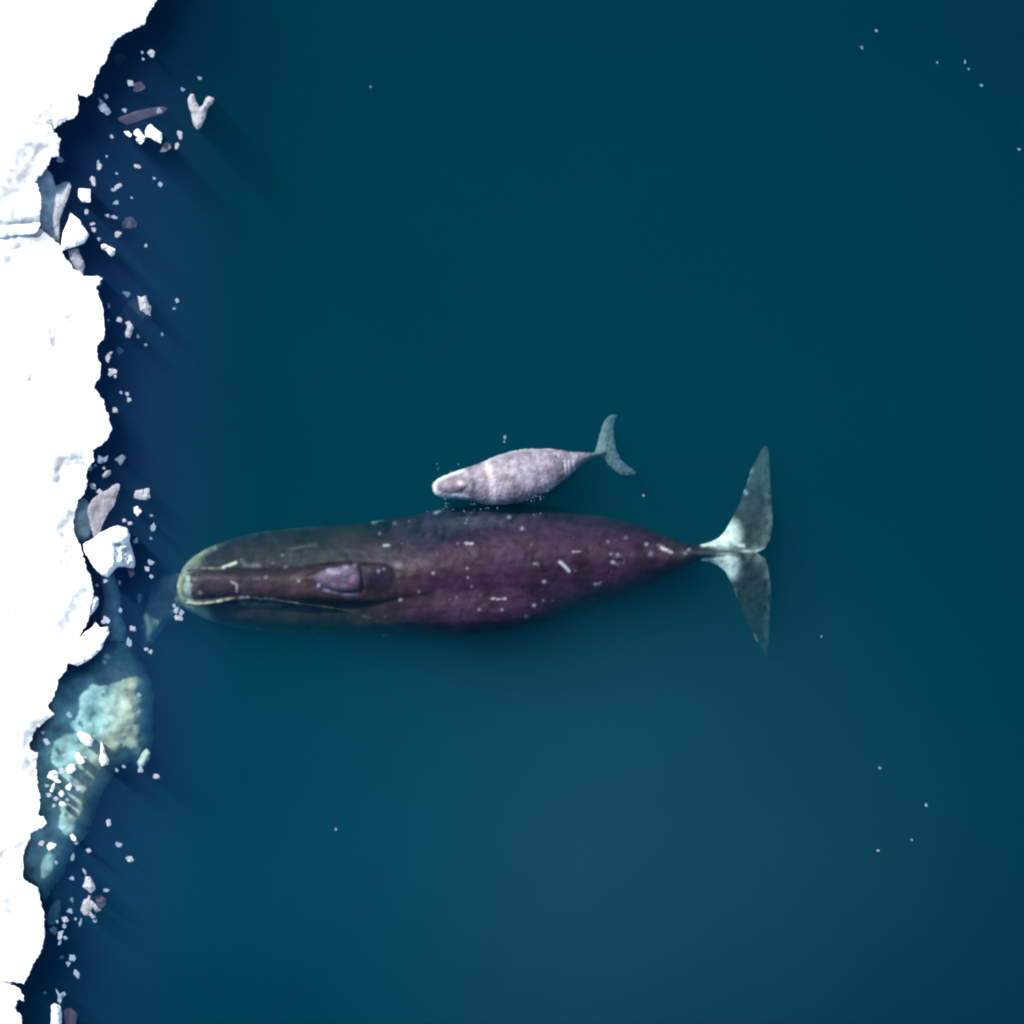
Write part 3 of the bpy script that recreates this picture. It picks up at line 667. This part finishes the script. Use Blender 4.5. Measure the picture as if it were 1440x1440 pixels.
# blowhole mound
loft(bm, [(424, 812, 816, .0, -.4), (440, 804, 823, .10, -.4), (458, 797, 830, .20, -.4), (478, 793, 834, .25, -.4), (498, 792, 836, .29, -.4), (505, 794, 835, .26, -.4), (510, 800, 830, .10, -.4)], n=26, seg=28, p_up=2.3, zc=.6)
loft(bm, [(500, 796, 833, .08, -.4), (512, 793, 835, .13, -.4), (532, 792, 836, .14, -.4), (548, 797, 832, .10, -.4), (558, 805, 825, .02, -.4)], n=16, seg=24, p_up=2.6, zc=.5)
# raised rims of the lower lip
tube(bm, [(262, 847, -.52, .05), (280, 849, -.45, .06), (300, 847, -.39, .07), (325, 842, -.34, .07), (350, 840, -.31, .06), (385, 842, -.31, .055), (420, 848, -.33, .05), (470, 855, -.42, .045), (510, 863, -.55, .035)])
tube(bm, [(262, 800, -.54, .04), (275, 799, -.48, .05), (295, 799, -.45, .05), (320, 797, -.44, .04)])
# flukes
def zf_m(x, y):
    dy = abs(y - 779)
    return -.56 - .0062 * dy - .0000085 * dy * dy * (1.0 if y < 779 else 1.6) - .05 * math.sin((x - 1000) / 30)
fluke(bm, [(975, 768), (984, 766), (1000, 761), (1012, 755), (1019, 747), (1025, 737), (1034, 719), (1042, 701), (1048, 682), (1054, 664), (1062, 648), (1070, 633), (1075, 627), (1080, 627), (1082, 640), (1083, 660), (1084, 685), (1086, 705),
           (1087, 725), (1086, 745), (1083, 760), (1077, 771), (1064, 778), (1050, 779), (1020, 780), (980, 780)], zf_m, .09, 8)
fluke(bm, [(975, 779), (1020, 779), (1050, 779), (1066, 779), (1076, 785), (1081, 796), (1084, 815), (1085, 840), (1083, 870), (1082, 900), (1080, 928), (1076, 924), (1070, 913), (1060, 896), (1051, 876), (1042, 855), (1035, 838),
           (1028, 820), (1020, 805), (1010, 796), (998, 791), (980, 788)], zf_m, .09, 8)
# flippers, tucked under the flanks
for yy, sg in ((742, -1), (872, 1)):
    loft(bm, [(560, yy - 4, yy + 14, -1.5, -1.9), (590, yy - 6 + sg * 3, yy + 18 + sg * 3, -1.65, -2.0), (640, yy - 8 + sg * 2, yy + 16, -1.9, -2.15), (680, yy - 4, yy + 6, -2.1, -2.2)], n=16, seg=16)
me = remesh("bowhead_whale", bm, .032, 2)
co, P = verts_px(me)
# low wrinkles and soft dents
nrm = np.zeros(len(co) * 3); me.vertices.foreach_get("normal", nrm); nrm = nrm.reshape(-1, 3)
bumpy = nz(P, .045, 4.4, 4)
eb = np.sqrt(((P[:, 0] - 775) / 215) ** 2 + ((P[:, 1] - (816 - .10 * (P[:, 0] - 600))) / 62) ** 2)
shoulder = sm(eb, .85, 1.35) * (1 - sm(P[:, 1], 790, 815)) * sm(P[:, 0], 530, 610) * (1 - sm(P[:, 0], 880, 960)) * sm(co[:, 2], -1.4, -.3)
co[:, 2] -= .16 * shoulder
co[:, 2] += .10 * sm(P[:, 1], 850, 885) * sm(P[:, 0], 290, 340) * (1 - sm(P[:, 0], 520, 580)) * sm(co[:, 2], -1.8, -.6)
co[:, 2] += .40 * np.exp(-((P[:, 0] - 690) / 100) ** 2) * (1 - sm(P[:, 1], 712, 748)) * sm(co[:, 2], -1.75, -.5)
co[:, 2] += .60 * np.exp(-((P[:, 0] - 690) / 135) ** 2) * sm(P[:, 1], 825, 880) * sm(co[:, 2], -1.75, -.5)
co += nrm * (bumpy * .018)[:, None]
me.vertices.foreach_set("co", co.ravel())
n1 = nz(P, .02, 1.5, 4); n2 = nz(P, .12, 2.5, 4); n3 = nz(P * np.array([.35, 1.4]), .12, 8.5, 3)
n4 = nz(np.stack([P[:, 0] * .9 + P[:, 1] * .5, P[:, 1] * .5 - P[:, 0] * .12], 1), .10, 3.5, 4)
x, y, z = P[:, 0], P[:, 1], co[:, 2]
c = np.ones((len(P), 3)) * np.array([.0235, .0108, .026])
head = 1 - sm(x, 470, 640)
c = mixc(c, head * .85, (.025, .0165, .0145))
ros = (1 - sm(x, 540, 600)) * (1 - sm(np.abs(y - 822), 22, 30)) * sm(x, 258, 275)
c = mixc(c, ros, (.024, .015, .020))
c = mixc(c, sm(x, 900, 990) * .6, (.034, .033, .032))
c *= (1 + .45 * n1 + .35 * n2 + .25 * n3 + shoulder * 2.2 * n4)[:, None]  # skin mottles, plus caustic light ripples painted into the upper flank
c = mixc(c, shoulder * .55 * (1 - head), (.016, .016, .030))
# pale chin arc
OUT = [(330, 757), (300, 767), (277, 780), (262, 793), (254, 808), (250, 822), (251, 836), (258, 852), (276, 864), (302, 875)]
da = line_dist(P, OUT)
k = np.exp(-(da / 5.5) ** 2) * (1 - sm(x, 268, 325))
c = mixc(c, k * (1 + .3 * n2) * .95, (.50, .49, .33)); k = np.exp(-(da / 13.0) ** 2) * (1 - sm(x, 262, 292)); c = mixc(c, k * (.45 + .8 * n2), (.17, .18, .13))
k = np.exp(-(line_dist(P, [(262, 786), (278, 790), (262, 800)]) / 8) ** 2); c = mixc(c, k * .5, (.2, .2, .14))
k = np.exp(-(line_dist(P, [(262, 852), (282, 858), (290, 866)]) / 7) ** 2); c = mixc(c, k * .85, (.42, .40, .27))
k = np.exp(-(line_dist(P, [(263, 806), (262, 838)]) / 8) ** 2) * (.5 + 1.2 * n2); c = mixc(c, k, (.30, .33, .30))
def streak(pts, w, colr, a=1.0, var=0.3):
    global c
    k = np.exp(-(line_dist(P, pts) / w) ** 2) * a * (1 + var * n2 * 2)
    c = mixc(c, k, colr)
streak([(262, 848), (285, 849), (305, 846), (328, 841)], 1.8, (.36, .34, .25), .8, .6)  # lower lip rim highlight painted on, fading along the next two streaks
streak([(328, 841), (350, 840), (385, 842), (420, 849)], 1.7, (.15, .14, .12), .7, 1.0)
streak([(420, 849), (470, 856), (520, 868), (560, 882)], 1.6, (.05, .045, .045), .5, 1.2)
streak([(262, 799), (285, 799), (312, 799)], 1.4, (.22, .21, .16), .7, .8)
streak([(455, 785), (490, 781), (530, 783), (560, 786)], 3.2, (.006, .005, .012), .75)  # shadow above the blowhole mound, painted into the skin
streak([(430, 846), (470, 847), (520, 850)], 4.0, (.006, .005, .012), .6)  # shadow below the mound, painted the same way
streak([(314, 798), (322, 795), (332, 791)], 2.0, (.6, .55, .45), 1)
streak([(338, 788), (345, 795), (365, 795)], 3.0, (.10, .085, .085), .7, .8)
streak([(410, 772), (430, 768), (444, 766)], 2.2, (.09, .075, .055), .8)
streak([(325, 818), (333, 822), (333, 832)], 1.4, (.3, .25, .3), .7)
streak([(340, 848), (360, 851), (390, 850)], 4, (.18, .15, .12), .5, .8)
streak([(276, 865), (300, 875), (335, 883), (380, 889), (440, 892)], 4.0, (.10, .11, .08), .6, .8)  # light rim from refraction, painted along the lower jaw outline
streak([(300, 766), (340, 753), (390, 745), (450, 739)], 3.5, (.07, .075, .055), .5, .8)
# mound: pale, drier skin, with the two blowhole slits
k = (1 - sm(np.sqrt(((x - 476) / 44) ** 2 + ((y - 814) / 21) ** 2), .6, 1.05)) * sm(z, .02, .14)
c = mixc(c, k * .85, (.075, .062, .10)); 
streak([(455, 806), (475, 800), (500, 795)], 3.0, (.13, .11, .18), .5, .8)
streak([(462, 803), (475, 806)], 3.5, (.17, .15, .22), .6, .8)
streak([(455, 829), (478, 836), (503, 835)], 1.8, (.12, .12, .20), .7, .6)
streak([(466, 822), (480, 825), (492, 822), (497, 810)], 2.6, (.20, .10, .12), .6, .8)
streak([(485, 812), (497, 806)], 1.4, (.02, .015, .02), .8)
streak([(485, 818), (498, 824)], 1.4, (.02, .015, .02), .8)
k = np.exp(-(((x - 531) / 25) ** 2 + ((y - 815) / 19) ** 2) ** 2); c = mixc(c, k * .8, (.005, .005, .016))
# white of the tail stock and the roots of the flukes
k = (1 - sm(np.sqrt(((x - 1022) / 30) ** 2 + ((y - (752 - 0 * x)) / 26) ** 2), .35, 1.2)) * (1 - sm(x, 1028, 1054)) * sm(x, 984, 998)
k2 = (1 - sm(np.sqrt(((x - 1022) / 27) ** 2 + ((y - 797) / 22) ** 2), .3, 1.25)) * (1 - sm(x, 1026, 1052)) * sm(x, 984, 998)
fl = sm(x, 985, 1000); 
flc = np.ones((len(P), 3)) * np.array([.030, .030, .031]) * (1 + .7 * n2 + .6 * n1)[:, None]
c = np.where(fl[:, None] > 0, c * (1 - fl[:, None]) + flc * fl[:, None], c)
edge_u = line_dist(P, [(1080, 627), (1084, 680), (1087, 725), (1085, 755), (1077, 771), (1060, 778)])
edge_l = line_dist(P, [(1060, 779), (1077, 786), (1084, 815), (1085, 850), (1082, 900), (1080, 928)])
kk = np.exp(-(np.minimum(edge_u, edge_l) / 9.0) ** 2) * fl * (.5 + .7 * n2); c = mixc(c, kk, (.17, .21, .16))
kk = sm(-y, -690, -630) * fl * .5; c = mixc(c, kk, (.14, .17, .15))
c = mixc(c, np.maximum(k, k2) * (.95 + .5 * n2), (.72, .73, .64))
streak([(988, 767), (1005, 765), (1030, 762), (1045, 768)], 2.6, (.6, .6, .52), 1)
streak([(988, 787), (1005, 786), (1030, 786)], 2.2, (.6, .6, .52), .95)
streak([(1035, 774), (1060, 776), (1076, 772)], 2.2, (.4, .45, .4), .8)
streak([(960, 776), (985, 777), (1003, 776), (1040, 775)], 2.6, (.05, .05, .055), .9)
# scars, lice patches and flecks
for pts, w, a in [([(787, 790), (794, 796), (800, 803)], 2.0, 1), ([(655, 764), (664, 764)], 1.8, 1), ([(692, 842), (710, 842)], 1.7, .9), ([(861, 790), (868, 792)], 2.4, .8), ([(868, 780), (876, 790)], 2.6, .6),
                  ([(926, 768), (936, 773), (944, 777)], 2.2, .9), ([(806, 776), (815, 775)], 1.6, .6), ([(752, 793), (760, 794)], 2.0, .45), ([(966, 776), (969, 772)], 2, .7), ([(540, 767), (548, 767)], 1.6, .7),
                  ([(526, 733), (535, 729)], 3.0, 1.3), ([(535, 895), (548, 896)], 3.2, 1.3), ([(838, 822), (845, 819)], 2, .35), ([(612, 721), (618, 719)], 2.4, .7),
                  ([(1053, 664), (1056, 662)], 3.2, 1), ([(1047, 691), (1049, 693)], 2.8, .8), ([(1034, 830), (1034, 838)], 2.0, .8), ([(1061, 892), (1064, 900)], 2.2, .8), ([(1051, 679), (1052, 672)], 2, .5)]:
    streak(pts, w, (.33, .33, .37), a * .85, .8)
rs = random.Random(5)
dots = [(448, 823, 2.6, 1), (563, 843, 2.8, 1), (609, 806, 2.2, .7), (657, 799, 2, .7), (658, 812, 2, .6), (663, 825, 1.8, .6), (674, 857, 2.2, .55), (706, 857, 2.2, .5), (589, 832, 2.2, .4), (734, 743, 2.8, .9), (716, 727, 2.6, .9),
        (765, 818, 2.6, .9), (751, 851, 2.6, .9), (740, 866, 2.8, .5), (909, 765, 2.8, .7), (855, 762, 2.6, .35), (859, 779, 2.4, .4), (764, 844, 2.2, .3), (777, 845, 1.8, .3), (836, 821, 2, .4), (532, 803, 2.6, .6), (540, 800, 2.2, .4),
        (374, 812, 2.8, .45), (401, 797, 2.4, .5), (397, 781, 2.2, .5), (384, 792, 2.2, .5), (281, 834, 3.6, .6), (302, 771, 3.0, .9), (420, 817, 2.6, .5), (541, 867, 1.6, .2), (534, 750, 2, .6), (555, 736, 3, .45), (575, 733, 2, .4),
        (560, 795, 6, .22), (386, 849, 2, .5), (366, 843, 2.2, .6), (348, 840, 2, .6), (880, 756, 3, .25), (915, 779, 4, .3), (964, 778, 2.4, .5), (655, 735, 1.8, .6), (657, 731, 1.4, .6), (751, 724, 1.8, .4)]
for q in range(18):
    t = rs.random(); xx = 560 + 400 * t; w_ = 60 * (1 - .6 * t)
    dots.append((xx, 798 - 22 * t + rs.uniform(-w_, w_), rs.uniform(1.2, 2.2), rs.uniform(.06, .25)))
for dx, dy, r, a in dots:
    k = np.exp(-(((x - dx) ** 2 + (y - dy) ** 2) / (r * r * .75))) * a
    c = mixc(c, k * .65, (.42, .40, .48))
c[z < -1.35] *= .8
c = np.clip(c, .004, .95)
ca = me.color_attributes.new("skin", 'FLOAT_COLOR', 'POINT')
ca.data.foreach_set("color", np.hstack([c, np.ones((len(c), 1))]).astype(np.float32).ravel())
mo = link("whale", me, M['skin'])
tag(mo, "huge dark bowhead whale with pale chin and white tail root, snout towards the ice", "whale")

# ---- calf
CB = [(607.5, 683, 687, -.32, -.5), (610, 678, 693, -.20, -.62), (616, 673, 698, -.10, -.72), (632, 666, 701, -.04, -.82), (651, 659, 703, .0, -.9), (670, 653, 706, .05, -.98), (684, 647, 709, .12, -1.05), (698, 641, 710, .16, -1.1), (722, 634, 708, .2, -1.1),
      (745, 631, 702, .2, -1.05), (769, 631, 692, .16, -.95), (790, 633, 678, .08, -.8), (805, 635.5, 665, .0, -.7), (818, 636, 653, -.12, -.75), (830, 636.5, 645, -.30, -.80), (842, 635, 642, -.50, -.86), (852, 633, 638, -.66, -.86)]
bm = bmesh.new()
loft(bm, CB, n=90, seg=48, p_up=2.2, p_dn=2, zc=.45)
loft(bm, [(612, 681, 691, -.2, -.5), (622, 676, 695, -.03, -.5), (636, 674, 696, .02, -.5), (648, 674, 692, .08, -.5), (656, 677, 689, .04, -.5), (664, 680, 688, -.1, -.5)], n=24, seg=24, zc=.55)
def zf_c(x, y):
    return -.74 - .006 * max(0, (640 - y)) - .008 * max(0, x - 850)
fluke(bm, [(828, 638.5), (836, 636), (840, 625), (843, 612), (846, 600), (851, 590), (857, 585), (862, 582.5), (868, 584), (865, 590), (863, 600), (863, 612), (865, 625), (868, 636), (874, 647), (884, 656), (895, 663.5), (893, 668), (884, 669),
           (873, 668), (865, 662), (857, 655), (850, 646), (843, 641), (834, 642)], zf_c, .05, 5, .02)
for (y0, y1, sg) in ((657, 664, -1), (690, 699, 1)):
    loft(bm, [(672, y0, y1, -.5, -.65), (690, y0 + sg * 2, y1 + sg * 2, -.6, -.75), (706, y0 + 3, y1 - 2, -.75, -.82)], n=10, seg=12)
me = remesh("whale_calf", bm, .02, 1)
co, P = verts_px(me)
n1 = nz(P, .06, 1.5, 4); n2 = nz(P, .25, 2.5, 4)
nrm = np.zeros(len(co) * 3); me.vertices.foreach_get("normal", nrm); nrm = nrm.reshape(-1, 3)
co += nrm * (n2 * .012)[:, None]; me.vertices.foreach_set("co", co.ravel())
x, y, z = P[:, 0], P[:, 1], co[:, 2]
c = np.ones((len(P), 3)) * np.array([.185, .155, .188])
c = mixc(c, sm(n1, -.1, .5) * .4, (.26, .25, .28))
c *= (1 + .45 * n1 + .16 * n2)[:, None]
k = np.exp(-(line_dist(P, [(651, 660), (632, 667), (616, 674), (610, 684), (613, 695), (624, 699), (640, 697), (656, 699)]) / 3.4) ** 2); c = mixc(c, k * .85, (.62, .60, .60))
k = np.exp(-(line_dist(P, [(621, 684), (644, 683)]) / 7.0) ** 2); c = mixc(c, k * .9, (.13, .10, .135))
k = np.exp(-(((x - 648) / 5) ** 2 + ((y - 679) / 3.5) ** 2)); c = mixc(c, k * .8, (.50, .46, .48))
k = np.exp(-(line_dist(P, [(664, 674), (667, 683), (665, 692)]) / 4.6) ** 2); c = mixc(c, k * .9, (.045, .045, .07))
k = np.exp(-(line_dist(P, [(685, 650), (692, 675), (695, 705)]) / 5.5) ** 2); c = mixc(c, k * .6, (.60, .52, .55))
k = np.exp(-(line_dist(P, [(684, 647), (700, 641), (722, 634), (745, 631), (775, 631)]) / 2.6) ** 2); c = mixc(c, k * .45, (.6, .6, .62))
k = np.exp(-(line_dist(P, [(640, 702), (665, 702)]) / 2.6) ** 2); c = mixc(c, k * .7, (.10, .09, .14))
k = np.exp(-(((x - 781) / 9) ** 2 + ((y - 642) / 4.5) ** 2)) * (.4 + 2 * n2); c = mixc(c, k, (.08, .08, .10))
k = np.exp(-(line_dist(P, [(672, 678), (684, 677)]) / 1.2) ** 2); c = mixc(c, k * .5, (.12, .10, .18))
for lx in (794, 799, 806):
    k = np.exp(-(line_dist(P, [(lx, 648), (lx + 2, 666)]) / 1.5) ** 2); c = mixc(c, k * .5, (.62, .62, .66))
fl = sm(x, 826, 846); c = mixc(c, fl, (.17, .20, .20)); c *= (1 - fl * .10 * (np.sin(y * .9 + x * .1) > .4))[:, None]
c = np.clip(c, .01, .95)
ca = me.color_attributes.new("skin", 'FLOAT_COLOR', 'POINT')
ca.data.foreach_set("color", np.hstack([c, np.ones((len(c), 1))]).astype(np.float32).ravel())
cf = link("whale_calf", me, M['calf'])
tag(cf, "small pale grey whale calf swimming alongside the huge dark whale", "whale calf")

# ------------------------------------------------------------------ foam flecks where the calf rubs along the mother
def foam():
    bm = bmesh.new(); rf = random.Random(3)
    spots = [(626, 702), (627, 708), (628, 713)] + [(rf.uniform(600, 700), rf.uniform(708, 722)) for _ in range(14)]
    spots += [(rf.gauss(757, 7), rf.gauss(700, 4)) for _ in range(14)] + [(rf.uniform(612, 650), 668 - (xx := rf.uniform(0, 1)) * 4 - rf.uniform(0, 12)) for _ in range(7)]
    spots += [(rf.uniform(650, 760), rf.uniform(716, 735)) for _ in range(8)] + [(rf.uniform(255, 300), rf.uniform(740, 778)) for _ in range(0)]
    for px, py in spots:
        r = rf.uniform(.35, .9) * S; a = rf.uniform(0, 3)
        m4 = bmesh.ops.create_icosphere(bm, subdivisions=1, radius=r)
        p = W(px, py, .012 if py < 712 else .02)
        for v in m4['verts']:
            v.co.z *= .45; v.co.x *= rf.uniform(.7, 1.3); v.co.y *= 1.4
            v.co += p
    me = bpy.data.meshes.new("foam"); bm.to_mesh(me); bm.free()
    m, t, p = new_mat("foam"); p.inputs["Base Color"].default_value = (.3, .34, .4, 1); p.inputs["Roughness"].default_value = .8
    p.inputs["Alpha"].default_value = .6
    o = link("foam", me, m)
    tag(o, "pale flecks of foam in the gap between calf and big whale", "foam", None, "stuff")
foam()
